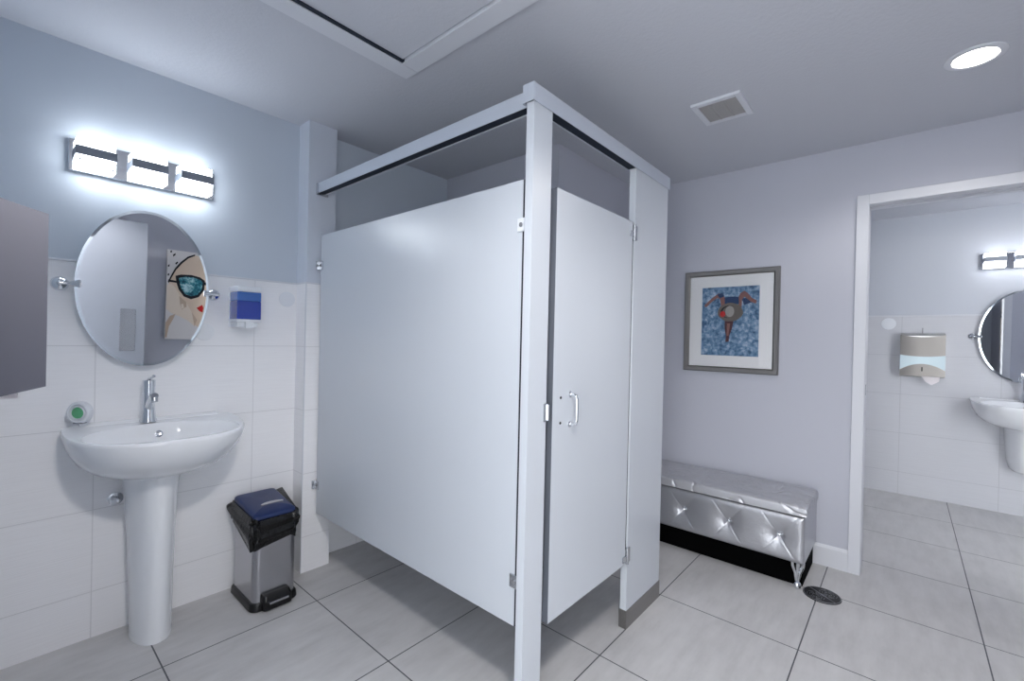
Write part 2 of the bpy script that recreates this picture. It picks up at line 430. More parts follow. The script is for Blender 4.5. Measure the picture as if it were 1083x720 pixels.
# door hardware
b = B(); hx = 1.348
tube(b, [(hx, YF, 1.062), (hx, YF - 0.014, 1.062), (hx, YF - 0.025, 1.057), (hx, YF - 0.030, 1.045), (hx, YF - 0.030, 0.973), (hx, YF - 0.025, 0.961), (hx, YF - 0.014, 0.956), (hx, YF, 0.956)], 0.0062, 12)
for zz in (1.062, 0.956): lathe(b, [(0.011, 0), (0.011, 0.003), (0.008, 0.005)], (hx, YF, zz), (0, -1, 0), 16)
obj('pull_handle', local(b, TP), 'chrome', door)
b = B()
for zz in (1.054, 0.966): lathe(b, [(0.005, 0), (0.005, 0.0015), (0.003, 0.003)], (1.291, YF, zz), (0, -1, 0), 12)
obj('screw', local(b, TP), 'black', door)
b = B(); box(b, 1.192, 1.2115, YF - 0.004, YF, 0.982, 1.042, 0.001); box(b, 1.2085, 1.2145, YF - 0.010, YF + 0.012, 0.985, 1.039, 0.001); obj('door_keeper', local(b, TP), 'chrome_soft', post)
for zz, s in ((1.722, 1), (0.325, -1)):
    b = B(); lathe(b, [(0.007, -0.035), (0.007, 0.035)], (1.8145, YF - 0.004, zz), (0, 0, 1), 14)
    box(b, 1.775, 1.8145, YF - 0.006, YF, zz - 0.020, zz + 0.004, 0.001); box(b, 1.8145, 1.840, YF - 0.005, YF, zz - 0.03, zz + 0.032, 0.001)
    obj('hinge', local(b, TP), 'chrome_soft', door)

# ------------------------------------------------------------------ wash basin (local: wall at y=0, forward -y, x along wall)
def d_outline(a=0.292, bf=0.333, yc=-0.13, n=60, e=2.35):
    pw = lambda v, k: (1 if v >= 0 else -1) * abs(v) ** k
    front = [Vector((a * pw(math.cos(t), 2 / e), yc - bf * abs(math.sin(t)) ** (2 / e))) for t in [PI * k / (n - 1) for k in range(n)]]
    back = [Vector((-a * pw(math.cos(t), 2 / 5.0), yc - yc * abs(math.sin(t)) ** (2 / 5.0))) for t in [PI * k / 40 for k in range(1, 40)]]
    return front + back
def basin(t, full):
    out = d_outline()
    lift = lambda y: 0.020 * max(0.0, 1 + y / 0.36)      # the rim rises towards the wall
    def ring(sx, sy, z, back=0.0): return [Vector((p.x * sx, min(p.y * sy, -back), z + (lift(p.y) * min(1, max(0, (z - 0.70) / 0.10))))) for p in out]
    rings = []
    for s_, sy_, z in ((0.30, 0.50, 0.668), (0.42, 0.57, 0.672), (0.58, 0.66, 0.684), (0.74, 0.77, 0.708), (0.87, 0.87, 0.742), (0.95, 0.945, 0.782), (0.985, 0.983, 0.815), (1.0, 1.0, 0.838), (1.0, 1.0, 0.846), (0.992, 0.992, 0.8515)):
        rings.append(ring(s_, sy_, z, 0.002))
    c = Vector((0, -0.262))
    def inner(k, z, f):            # f: 0 = rim edge .. 1 = basin ellipse
        res = []
        for p in out:
            q = Vector((p.x * 0.985, min(p.y * 0.985, -0.004)))
            ang = math.atan2(q.y - c.y, q.x - c.x)
            ea, eb = 0.250 * k, 0.162 * k
            r = 1 / math.sqrt((math.cos(ang) / ea) ** 2 + (math.sin(ang) / eb) ** 2)
            el = c + Vector((math.cos(ang), math.sin(ang))) * r
            g = q.lerp(el, f); res.append(Vector((g.x, g.y, z + lift(g.y) * (1 if z > 0.845 else max(0, (z - 0.74) / 0.11)))))
        return res
    rings.append(inner(1, 0.853, 0.0)); rings.append(inner(1, 0.8525, 0.6)); rings.append(inner(1, 0.850, 0.95)); rings.append(inner(1, 0.842, 1.0))
    for k, z in ((0.93, 0.815), (0.84, 0.785), (0.70, 0.762), (0.5, 0.748), (0.3, 0.742), (0.12, 0.739)): rings.append(inner(k, z, 1.0))
    bm = B(); loft(bm, rings); obj('basin', bm, 'porc', t, ang=50)
    # low ledge at the wall side
    bm = B()
    prism(bm, [(-0.002, 0.864), (-0.055, 0.862), (-0.05, 0.872), (-0.025, 0.8755), (-0.006, 0.878), (-0.002, 0.876)], lambda y, z, d: (d, y, z), -0.235, 0.235)
    obj('ledge', bm, 'porc', t, ang=50)
    bm = B(); lathe(bm, [(0.014, -0.002), (0.014, 0.003), (0.010, 0.004), (0.008, 0.001), (0.002, 0.0)], (0.0, -0.118, 0.822), (0, -1, 0.35), 20); obj('overflow_ring', bm, 'chrome_soft', t)
    bm = B(); lathe(bm, [(0.024, 0.0), (0.024, 0.003), (0.016, 0.006), (0.002, 0.007)], (0, -0.262, 0.739), (0, 0, 1), 24); obj('drain_plug', bm, 'chrome', t)
    def half(w, y0, yb, z, n=40):
        pts = []
        for k in range(n):
            tt = PI * k / (n - 1); pts.append(Vector((w * math.cos(tt), yb - (yb - y0) * math.sin(tt) ** 0.9, z)))
        return pts
    bm = B()
    if full:
        lv = [(0.0, 0.069, -0.235), (0.012, 0.069, -0.236), (0.02, 0.068, -0.234), (0.2, 0.071, -0.238), (0.40, 0.077, -0.245), (0.58, 0.086, -0.255), (0.67, 0.096, -0.268), (0.70, 0.105, -0.272)]
        loft(bm, [[p + Vector((-0.014, 0, 0)) for p in half(w_, y_, -0.10 + 0.05 * (z_ / 0.7), z_)] for z_, w_, y_ in lv]); obj('pedestal', bm, 'porc', t, ang=50)
    else:
        lv = [(0.335, 0.03, -0.08), (0.34, 0.05, -0.12), (0.36, 0.068, -0.155), (0.42, 0.082, -0.19), (0.52, 0.09, -0.22), (0.62, 0.096, -0.245), (0.70, 0.105, -0.26)]
        loft(bm, [half(w_, y_, -0.002, z_) for z_, w_, y_ in lv]); obj('half_pedestal', bm, 'porc', t, ang=50)

def faucet(t):        # local origin on the deck
    bm = B(); lathe(bm, [(0.030, 0), (0.030, 0.004), (0.027, 0.012), (0.0225, 0.05), (0.0215, 0.06), (0.0215, 0.148), (0.0225, 0.150), (0.0225, 0.172), (0.020, 0.176)], (0, 0, 0), (0, 0, 1), 32); obj('body', bm, 'chrome', t)
    bm = B(); tube(bm, [(0.0, -0.008, 0.062), (0.0, -0.04, 0.090), (0.0, -0.08, 0.112), (0.0, -0.105, 0.118)], [0.015, 0.0145, 0.0135, 0.013], 20)
    sp = obj('spout', bm, 'chrome', t)
    bm = B(); lathe(bm, [(0.0125, 0), (0.0125, 0.018), (0.009, 0.02)], (0, -0.098, 0.112), (0, -0.25, -1), 18); obj('aerator', bm, 'chrome_soft', sp)
    bm = B(); tube(bm, [(0.0, 0.004, 0.174), (0.0, -0.012, 0.183), (0.002, -0.045, 0.190), (0.003, -0.07, 0.196)], [0.008, 0.006, 0.005, 0.0055], 12); obj('lever', bm, 'chrome', t)

SX = 0.463
t = thing('pedestal_sink', 'white porcelain pedestal basin standing under the oval mirror beside the bin', 'sink', (SX, YA - 0.001, 0)); basin(t, True)
t = thing('faucet', 'chrome single-lever tap on the pedestal basin', 'faucet', (SX - 0.027, YA - 0.072, 0.870)); faucet(t)
SY = -0.676
t = thing('wall_hung_sink', 'white half-pedestal basin seen through the doorway', 'sink', (XF, SY, 0), -PI / 2); basin(t, False)
t = thing('faucet', 'chrome tap on the basin seen through the doorway', 'faucet', (XF - 0.086, SY, 0.868), -PI / 2); faucet(t)

# shutoff valve by the pedestal
t = thing('shutoff_valve', 'small chrome water valve on the tile behind the pedestal', 'valve', (0.345, YA, 0.55))
b = B(); lathe(b, [(0.026, 0), (0.026, 0.003), (0.012, 0.006), (0.009, 0.03), (0.011, 0.032), (0.011, 0.05), (0.004, 0.052)], (0, 0, 0), (0, -1, 0), 20); obj('body', b, 'chrome_soft', t)
b = B(); lathe(b, [(0.016, -0.008), (0.018, 0), (0.016, 0.008)], (-0.012, -0.042, 0), (-1, 0, 0), 10); obj('knob', b, 'wplast', t)

# ------------------------------------------------------------------ oval pivot mirrors (local: wall plane y=0)
def mirror(t, a, c, tilt, off, kx, n=96):
    R = Matrix.Rotation(tilt, 3, 'X')
    def ell(s_, y): return [R @ Vector(((a - s_) * math.cos(2 * PI * k / n), y, (c - s_) * math.sin(2 * PI * k / n))) + Vector((0, -off, 0)) for k in range(n)]
    bm = B(); loft(bm, [ell(0.001, 0.003), ell(0, 0.0), ell(0, -0.002), ell(0.010, -0.0027)], True, False); obj('bevelled_edge', bm, 'mirror_edge', t, ang=10)
    bm = B(); vs = [bm.verts.new(p) for p in ell(0.010, -0.0027)]; bm.faces.new(vs); obj('mirror_glass', bm, 'mirror', t)
    for s_ in (-1, 1):
        x = s_ * kx
        bm = B(); lathe(bm, [(0.027, 0.0), (0.027, 0.004), (0.023, 0.010), (0.018, 0.014), (0.010, 0.018), (0.008, 0.03), (0.008, off), (0.006, off + 0.006)], (x, 0, 0), (0, -1, 0), 28)
        ex = s_ * (a - 0.012)
        lathe(bm, [(0.0075, -0.006), (0.0065, abs(x - ex) * 0.5), (0.015, abs(x - ex)), (0.015, abs(x - ex) + 0.006), (0.008, abs(x - ex) + 0.008)], (x, -off, 0), (-s_, 0, 0), 20)
        obj('pivot_mount', bm, 'chrome', t)
t = thing('oval_mirror', 'oval frameless pivot mirror on the wall above the pedestal basin', 'mirror', (0.4265, YA, 1.428)); mirror(t, 0.2225, 0.3235, math.radians(2.0), 0.06, 0.258)
t = thing('oval_mirror', 'oval pivot mirror partly seen through the doorway', 'mirror', (XF, SY + 0.003, 1.352), -PI / 2); mirror(t, 0.245, 0.346, math.radians(1.2), 0.036, 0.275)

# ------------------------------------------------------------------ vanity lights (local: wall y=0, origin at plate centre)
def vanity(t, glow='glow', w=0.485, h=0.122):
    bm = B(); box(bm, -w / 2, w / 2, -0.024, 0, -h / 2, h / 2, 0.003); obj('back_plate', bm, 'chrome', t)
    for i in range(3):
        cx = (i - 1) * 0.167
        bm = B()
        box(bm, cx - 0.058, cx + 0.057, -0.072, -0.034, 0.026, 0.060, 0.002); box(bm, cx - 0.058, cx + 0.057, -0.080, -0.034, -0.054, -0.010, 0.002)
        box(bm, cx - 0.05, cx + 0.05, -0.06, -0.04, -0.012, 0.028)
        sh = obj('glass_shade', bm, glow, t)
        bm = B(); box(bm, cx - 0.061, cx + 0.061, -0.085, -0.0805, -0.009, 0.026, 0.001); box(bm, cx - 0.061, cx - 0.0585, -0.083, -0.024, -0.009, 0.026); box(bm, cx + 0.0585, cx + 0.061, -0.083, -0.024, -0.009, 0.026)
        obj('metal_band', bm, 'band', sh)
        for px_, pz_ in ((cx - 0.048, -0.026), (cx + 0.048, -0.046)):
            bm = B(); lathe(bm, [(0.0045, 0), (0.0045, 0.004), (0.002, 0.006)], (px_, -0.080, pz_), (0, -1, 0), 10); obj('pin', bm, 'chrome_soft', sh)
t = thing('vanity_light', 'three-shade chrome vanity lamp on the wall above the left oval mirror', 'wall lamp', (0.4275, YA, 1.931)); vanity(t)
t = thing('vanity_light', 'chrome vanity lamp seen through the doorway', 'wall lamp', (XF, SY + 0.003, 1.938), -PI / 2); vanity(t, 'glow_far')

# ------------------------------------------------------------------ paper towel dispensers (local: wall y=0, forward -y)
def towel(t, w, h, d, m, bumpy):
    # side profile with sloped hood and undercut; closed prism
    prof = [(0, 0.0), (-d * 0.15, -0.004), (-d * 0.42, 0.0), (-d, 0.018), (-d, h - 0.024), (-d * 0.6, h - 0.012), (-d * 0.32, h - 0.001), (-d * 0.22, h), (0, h)]
    bm = B(); prism(bm, prof, lambda y, z, x: (x, y, z), -w / 2, w / 2); obj('housing', bm, m, t, ang=20)
    if bumpy:
        def face(u, f): return -d - 0.012 * math.cos(u * PI / 2) * f
        def band(z0, z1, f, mat_, nm, c0=0.0, c1=0.0):
            bm = B(); N = 20; rings = []
            for k in range(N + 1):
                u = -1 + 2 * k / N; arch0 = c0 * (1 - u * u); arch1 = c1 * (1 - u * u)
                y = face(u, f)
                rings.append([(u * w / 2, y, z0 + arch0), (u * w / 2, -d + 0.002, z0 + arch0), (u * w / 2, -d + 0.002, z1 + arch1), (u * w / 2, y, z1 + arch1)])
            loft(bm, rings); return obj(nm, bm, mat_, t, ang=30)
        band(h * 0.50, h * 0.96, 1.0, M['cover_taupe'], 'upper_cover', -0.012, -0.018)
        band(h * 0.16, h * 0.50, 0.45, M['cover_pale'], 'middle_cover', 0.05, -0.012)
        band(h * 0.02, h * 0.15, 1.2, M['cover_taupe'], 'lower_lip', 0.0, 0.055)
        bm = B(); box(bm, -0.004, 0.004, -d - 0.018, -d, h * 0.135, h * 0.23, 0.001); obj('key_slot', bm, 'black', t)
        bm = B(); tube(bm, [(0, -0.03, h), (0, -0.03, h + 0.045)], 0.003, 8); obj('lock_pin', bm, 'drain_line', t)
DX = 0.0425
t = thing('towel_dispenser', 'dull steel towel dispenser cropped by the left edge, nearest the camera', 'paper towel dispenser', (XL, 1.385, 1.124), PI / 2)
towel(t, 0.27, 0.374, 0.119, 'steel_brown', False)
pt = tag(obj('paper_towel', (lambda bm: (prism(bm, [(-0.03, 0.012), (-0.072, 0.012), (-0.084, -0.004), (-0.083, -0.010), (-0.06, -0.009), (-0.03, 0.0)], lambda y, z, x: (x, y, z), -0.10, 0.05), bm)[1])(B()), 'paper'), 'scrap of paper towel under the left dispenser', 'paper towel')
pt.location = (XL, 1.385, 1.128); pt.rotation_euler = (0, 0, PI / 2)
t = thing('towel_dispenser', 'shiny steel towel dispenser on the tile seen through the doorway', 'paper towel dispenser', (XF, -0.104, 1.012), -PI / 2)
towel(t, 0.278, 0.362, 0.085, 'steel_h', True)
b = B(); pts = [(-0.005, 0.012), (0.112, 0.012), (0.105, -0.03), (0.06, -0.062), (0.025, -0.038)]
prism(b, pts, lambda x, z, y: (x, y - 0.05 * (z < 0) * 0, z), -0.075, -0.072)
o = tag(obj('paper_towel', b, 'paper'), 'white paper towel hanging from the dispenser seen through the doorway', 'paper towel'); o.location = (XF, -0.104, 1.012); o.rotation_euler = (0, 0, -PI / 2)

# ------------------------------------------------------------------ soap dispenser
t = thing('soap_dispenser', 'white wall soap dispenser filled with bright blue soap, right of the oval mirror', 'soap dispenser', (0.803, YA, 1.275))
b = B(); box(b, -0.054, 0.054, -0.014, 0, 0.006, 0.198, 0.004); obj('back_plate', b, 'wplast', t)
b = B(); box(b, -0.0535, 0.0535, -0.115, -0.012, 0.172, 0.2, 0.006, 3); obj('top_cap', b, 'wplast', t)
b = B(); box(b, -0.0525, 0.0525, -0.113, -0.012, 0.129, 0.172, 0.003); obj('tank', b, 'bluetank', t)
b = B(); box(b, -0.0525, 0.0525, -0.1131, -0.012, 0.042, 0.129, 0.003); obj('soap_fill', b, 'bluesoap', t)
b = B(); box(b, -0.0535, 0.0535, -0.115, -0.012, 0.028, 0.042, 0.003); box(b, -0.05, 0.04, -0.105, -0.012, 0.004, 0.028, 0.004); obj('bottom_tray', b, 'wplast', t)
b = B(); box(b, -0.018, 0.018, -0.122, -0.10, 0.0, 0.03, 0.004); obj('push_lever', b, 'wplast', t)

# blank cover discs on the tile
for (x, z, lb) in ((0.652, 1.253, 'round white cover cap on the tile at the lower right of the oval mirror'), (1.022, 1.435, 'round white cover cap on the tile beside the stall pier')):
    b = B(); lathe(b, [(0.040, 0), (0.040, 0.003), (0.036, 0.005), (0.0, 0.006)], (0, 0, 0), (0, -1, 0), 40)
    o = tag(obj('cover_cap', b, M['porc'] if x < 1 else M['wplast']), lb, 'cover cap', 'round cover caps on the tile'); o.location = (x, YA, z)
b = B(); lathe(b, [(0.05, 0), (0.05, 0.003), (0.045, 0.005), (0.0, 0.006)], (0, 0, 0), (-1, 0, 0), 40)
o = tag(obj('cover_cap', b, 'wplast'), 'round white cover cap on the tile seen through the doorway', 'cover cap', 'round cover caps on the tile'); o.location = (XF, 0.115, 1.455)

# air freshener
t = thing('air_freshener', 'round white air freshener with green gel, on the basin rim', 'air freshener', (0.226, YA - 0.070, 0.888), -0.76)
b = B(); lathe(b, [(0.036, 0.018), (0.042, 0.010), (0.043, -0.004), (0.040, -0.011), (0.034, -0.014), (0.031, -0.010), (0.030, -0.006)], (0, 0, 0.0425), (0, 1, 0), 40); obj('case', b, 'wplast', t)
b = B(); lathe(b, [(0.027, -0.004), (0.027, -0.013), (0.024, -0.015), (0.022, -0.012), (0.022, -0.006)], (0, 0, 0.0425), (0, 1, 0), 36); obj('inner_ring', b, 'wplast', t)
b = B(); lathe(b, [(0.022, -0.004), (0.021, -0.011), (0.012, -0.014), (0.0, -0.0145)], (0, 0, 0.0425), (0, 1, 0), 36); obj('gel', b, 'green', t)
b = B(); box(b, -0.016, 0.016, -0.012, 0.014, 0.0, 0.006, 0.002); obj('foot', b, 'drain_line', t)

# ------------------------------------------------------------------ waste bin
BL = (0.872, 2.315, 0.0)
t = thing('pedal_bin', 'slim brushed steel pedal bin with navy lid, on the floor beside the pedestal basin', 'bin', BL)
x0, x1, y0, y1 = -0.098, 0.098, -0.145, 0.135
b = B(); loft(b, [[Vector((x, y, z)) for x, y in rrect(x0 + 0.004, x1 - 0.004, y0 + 0.004, y1 - 0.004, 0.032)] for z in (0.028, 0.40)]); obj('body', b, 'steel', t)
b = B(); loft(b, [[Vector((x, y, z)) for x, y in rrect(x0 - e_, x1 + e_, y0 - e_, y1 + e_, 0.036)] for z, e_ in ((0.0, 0.004), (0.004, 0.007), (0.028, 0.005), (0.036, 0.0))]); obj('base_ring', b, 'black', t)
b = B(); loft(b, [[Vector((x, y, z)) for x, y in rrect(-0.062 + e_, 0.062 - e_, y0 - 0.034 + e_ * 2, y0 + 0.02, 0.012)] for z, e_ in ((0.004, 0.004), (0.008, 0.0), (0.05, 0.0), (0.068, 0.006), (0.072, 0.012))]); obj('pedal_housing', b, 'black', t)
b = B(); box(b, -0.042, 0.042, y0 - 0.046, y0 - 0.030, 0.036, 0.046, 0.003); obj('pedal', b, 'steel', t)
b = B(); rings = []
for z, e_ in ((0.395, 0.0), (0.432, 0.0), (0.442, 0.002), (0.447, 0.007), (0.4485, 0.014), (0.449, 0.03), (0.449, 0.05), (0.449, 0.07), (0.449, 0.085)):
    rings.append([Vector((x, y, z + (0.014 * max(0, (y + 0.02) / 0.16)) - (0.034 * max(0, (-y - 0.05) / 0.1) ** 1.5 if z > 0.42 else 0))) for x, y in rrect(x0 + 0.004 + e_, x1 - 0.004 - e_, y0 + 0.01 + e_, y1 - e_ * 1.2, max(0.004, 0.018 - e_ * 0.2), 8)])
loft(b, rings); lid = obj('lid', b, 'lid', t, ang=50)
b = B(); pts = [(0.05 * math.cos(a), -0.062 + 0.013 * math.sin(a)) for a in [2 * PI * k / 28 for k in range(28)]]
pts = [(x, y + (0.010 - 0.010 * (x / 0.05) ** 2)) for x, y in pts]
prism(b, pts, lambda x, y, z: (x + 0.01, y, z - 0.06 * max(0, -0.055 - y)), 0.444, 0.4522); obj('lid_badge', b, 'steel', lid)
# the bag folded over the rim
b = B(); N, L = 150, 16; base_o = rrect(x0 + 0.002, x1 - 0.002, y0 + 0.006, y1 - 0.002, 0.034, 36)
N = len(base_o); rings = []
for l in range(L + 1):
    f = l / L; ring = []
    for k, (x, y) in enumerate(base_o):
        n3 = noise.noise(Vector((x * 30, y * 30, f * 3.0))) - 0.6 * abs(noise.noise(Vector((x * 48, y * 48, f * 4 + 8)))); n4 = noise.noise(Vector((x * 60 + 5, y * 60, f * 5)))
        n5 = noise.noise(Vector((x * 14 + 9, y * 14, 3)))
        side = min(1.0, max(0.0, (0.13 - y) / 0.24))
        drop = 0.085 + 0.050 * side + 0.016 * n5 + (0.014 * n4 if f > 0.7 else 0)
        if y < -0.1 and x < -0.05: drop += 0.022
        outw = (0.004 + 0.017 * math.sin(PI * min(1, f * 0.9)) + 0.019 * n3 + 0.010 * n4) if l else 0.0
        tuft = max(0, (x - 0.055) / 0.045) * max(0, min(1, (y + 0.05) / 0.10))
        nrm = Vector((x / 0.1, (y + 0.005) / 0.14, 0)); nrm.normalize()
        z = 0.436 - drop * f + 0.010 * math.sin(PI * f) + tuft * (0.030 + 0.02 * n5) * math.sin(PI * min(1, f * 1.5)) * (1 if f < 0.66 else 0) + 0.004 * n4
        outw += (0.005 * max(0, -x / 0.098) * math.sin(PI * min(1, f * 1.05)) if l else 0)
        corner = max(0, (-x - 0.06) / 0.04) * max(0, (y - 0.08) / 0.05)
        outw += 0.034 * tuft * math.sin(PI * f) + 0.014 * corner * math.sin(PI * f)
        z += 0.02 * corner * math.sin(PI * f)
        z -= 0.026 * max(0, (-y - 0.06) / 0.08) * (1 - f)
        ring.append(Vector((x, y, z)) + nrm * max(outw, 0.0015 if l else -0.002))
    rings.append(ring)
loft(b, rings, False, False)
o = tag(obj('bin_bag', b, 'bag', ang=9), 'crumpled glossy black bin bag folded over the rim of the pedal bin', 'bin bag'); o.location = BL
so = o.modifiers.new('thickness', 'SOLIDIFY'); so.thickness = 0.0012; so.offset = 1

# ------------------------------------------------------------------ tufted bench
BX0, BX1, BY0, BY1 = 2.722, 3.122, 0.368, 1.374
BC = ((BX0 + BX1) / 2, (BY0 + BY1) / 2, 0)
t = thing('storage_bench', 'silver tufted storage bench with jewelled buttons against the right wall', 'bench', BC)
ZB, ZS, ZT = 0.132, 0.372, 0.432
btn_y = [0.4835 + 0.2515 * k for k in range(4)]; btn_z = 0.252
def tuft_front(y, z):
    d = 0.0
    for by in btn_y:
        dy, dz = y - by, z - btn_z; r = math.hypot(dy, dz)
        d -= 0.014 * math.exp(-(r / 0.020) ** 2) + 0.014 * math.exp(-(r / 0.06) ** 2)
        for sl in (1, -1):
            q = abs(dz - sl * dy * 1.35) / math.hypot(1, 1.35)
            d -= 0.0026 * math.exp(-(q / 0.0032) ** 2) * max(0, 1 - r / 0.17) ** 0.5
    e = min((z - ZB), (ZS - z), (y - BY0), (BY1 - y)); d -= 0.012 * math.exp(-e / 0.010)
    return d
b = B(); NY, NZ = 230, 60; g = []
for i in range(NY + 1):
    col = []
    for j in range(NZ + 1):
        y = BY0 + (BY1 - BY0) * i / NY; z = ZB + (ZS - ZB) * j / NZ
        col.append(b.verts.new((BX0 - 0.004 - tuft_front(y, z), y, z)))
    g.append(col)
for i in range(NY):
    for j in range(NZ): b.faces.new((g[i][j], g[i + 1][j], g[i + 1][j + 1], g[i][j + 1]))
# sides, back, top and bottom of the box
bx = [[b.verts.new((BX1, BY0 if i == 0 else BY1, ZB if j == 0 else ZS)) for j in (0, 1)] for i in (0, 1)]
b.faces.new([g[0][j] for j in range(NZ + 1)] + [bx[0][1], bx[0][0]])
b.faces.new([g[NY][j] for j in range(NZ, -1, -1)] + [bx[1][0], bx[1][1]])
b.faces.new((bx[0][0], bx[0][1], bx[1][1], bx[1][0]))
b.faces.new([g[i][NZ] for i in range(NY + 1)] + [bx[1][1], bx[0][1]]); b.faces.new([g[i][0] for i in range(NY, -1, -1)] + [bx[0][0], bx[1][0]])
box_o = obj('box', local(b, BC), 'leather', t, ang=50)
for y in btn_y:
    b = B(); lathe(b, [(0.008, 0), (0.0095, 0.003), (0.006, 0.008), (0.001, 0.010)], (BX0 + 0.020, y, btn_z), (-1, 0, 0), 8); obj('button', local(b, BC), 'chrome', box_o, ang=10)
b = B(); box(b, BX0 + 0.006, BX1 - 0.004, BY0 + 0.004, BY1 - 0.004, ZS + 0.0005, ZS + 0.007); obj('lid_gap', local(b, BC), 'black', t)
# lid with soft quilting
b = B(); NX, NY = 70, 170; rings = []
def top_h(x, y):
    u, v = (x - BX0) / 0.1, (y - BY0) / 0.1677
    d = 0.0
    for ii in range(5):
        for jj in range(8):
            cx, cy = BX0 + 0.05 + 0.1 * ii, BY0 + 0.084 * (1 if ii % 2 else 0) + 0.1677 * jj
            r2 = (x - cx) ** 2 + (y - cy) ** 2
            if r2 < 0.02: d -= 0.007 * math.exp(-r2 / 0.03 ** 2)
    n = noise.noise(Vector((x * 14, y * 14, 1.3))); d += 0.003 * n - 0.0036 * max(0, 1 - abs(noise.noise(Vector((x * 9 + 4, y * 9, 7)))) / 0.07)
    e = min(x - BX0 + 0.008, BX1 - x, y - BY0 + 0.008, BY1 + 0.008 - y)
    return ZT + d - 0.02 * math.exp(-e / 0.008)
g = []
LX0, LX1, LY0, LY1 = BX0 - 0.007, BX1, BY0 - 0.007, BY1 + 0.007
for i in range(NX + 1):
    g.append([b.verts.new((LX0 + (LX1 - LX0) * i / NX, LY0 + (LY1 - LY0) * j / NY, top_h(LX0 + (LX1 - LX0) * i / NX, LY0 + (LY1 - LY0) * j / NY))) for j in range(NY + 1)])
for i in range(NX):
    for j in range(NY): b.faces.new((g[i][j], g[i + 1][j], g[i + 1][j + 1], g[i][j + 1]))
rim = [g[i][0] for i in range(NX + 1)] + [g[NX][j] for j in range(1, NY + 1)] + [g[i][NY] for i in range(NX - 1, -1, -1)] + [g[0][j] for j in range(NY - 1, 0, -1)]
low = [b.verts.new((v.co.x, v.co.y, ZS + 0.007)) for v in rim]
for k in range(len(rim)): b.faces.new((rim[k], rim[(k + 1) % len(rim)], low[(k + 1) % len(rim)], low[k]))
b.faces.new(low)
obj('lid', local(b, BC), 'leather_lid', t, ang=60)
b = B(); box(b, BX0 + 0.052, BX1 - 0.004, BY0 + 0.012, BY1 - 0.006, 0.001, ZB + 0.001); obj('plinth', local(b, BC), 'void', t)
for (fx, fy) in ((BX0 + 0.028, BY0 + 0.03), (BX0 + 0.028, BY1 - 0.03)):
    b = B()
    for dx, dy in ((0, -0.018), (0, 0.0), (0, 0.018), (0.016, 0)):
        tube(b, [(fx + dx - 0.005, fy + dy * 1.35, ZB + 0.002), (fx + dx - 0.006, fy + dy * 1.2, 0.11), (fx + dx * 0.5 - 0.004, fy + dy * 0.6, 0.075), (fx - 0.006, fy + dy * 0.35, 0.045), (fx - 0.008, fy + dy * 0.2, 0.03)], [0.008, 0.008, 0.0065, 0.006, 0.006], 10)
    lathe(b, [(0.010, 0.0), (0.017, 0.006), (0.019, 0.018), (0.015, 0.03), (0.007, 0.037)], (fx - 0.010, fy, 0.0), (0, 0, 1), 20)
    obj('leg', local(b, BC), 'chrome', t)

# ------------------------------------------------------------------ framed pool picture on the right wall
AY0, AY1, AZ0, AZ1 = 0.5795, 1.150, 1.067, 1.729
AC = (XB, (AY0 + AY1) / 2, (AZ0 + AZ1) / 2)
t = thing('framed_picture', 'pewter-framed picture of a swimmer in blue water hung above the bench', 'picture', AC)
b = B(); fw = 0.034
pr = [(0, 0), (0, -0.020), (0.006, -0.026), (fw - 0.008, -0.022), (fw, -0.014), (fw, 0)]
def miter(b, y0, y1, z0, z1, pr):
    rings = []
    for (sy, sz, y, z) in ((1, 1, y0, z0), (-1, 1, y1, z0), (-1, -1, y1, z1), (1, -1, y0, z1)):
        rings.append([b.verts.new((XB + d, y + sy * a, z + sz * a)) for a, d in pr])
    for i in range(4):
        A, Bq = rings[i], rings[(i + 1) % 4]
        for k in range(len(pr)): b.faces.new((A[k], A[(k + 1) % len(pr)], Bq[(k + 1) % len(pr)], Bq[k]))
miter(b, AY0, AY1, AZ0, AZ1, pr); obj('frame', local(b, AC), 'frame', t, ang=25)
PY0, PY1, PZ0, PZ1 = 0.6915, 1.038, 1.174, 1.621
b = B()
miter(b, AY0 + fw - 0.004, AY1 - fw + 0.004, AZ0 + fw - 0.004, AZ1 - fw + 0.004, [(0, -0.004), (0, -0.008), (PY0 - AY0 - fw + 0.004 - 0.001, -0.008), (PY0 - AY0 - fw + 0.004, -0.006), (PY0 - AY0 - fw + 0.004, -0.004)]) if False else None
box(b, XB - 0.008, XB - 0.005, AY0 + fw - 0.003, PY0, AZ0 + fw - 0.003, AZ1 - fw + 0.003); box(b, XB - 0.008, XB - 0.005, PY1, AY1 - fw + 0.003, AZ0 + fw - 0.003, AZ1 - fw + 0.003)
box(b, XB - 0.008, XB - 0.005, PY0, PY1, AZ0 + fw - 0.003, PZ0); box(b, XB - 0.008, XB - 0.005, PY0, PY1, PZ1, AZ1 - fw + 0.003)
obj('mount_board', local(b, AC), 'mat', t)
def pic(poly, d0, d1=None):          # poly in crop units (171..479, 175..547)
    bm = B(); f = lambda u, v, d: (XB - d, PY1 - (u - 171) / 308 * (PY1 - PY0), PZ1 - (v - 175) / 372 * (PZ1 - PZ0))
    prism(bm, poly, f, d0 - 0.0004, d0); return local(bm, AC)
def ell(cx, cy, rx, ry, n=32, j=0.0): return [(cx + rx * (1 + j * math.sin(5 * a)) * math.cos(a), cy + ry * (1 + j * math.sin(7 * a)) * math.sin(a)) for a in [2 * PI * k / n for k in range(n)]]
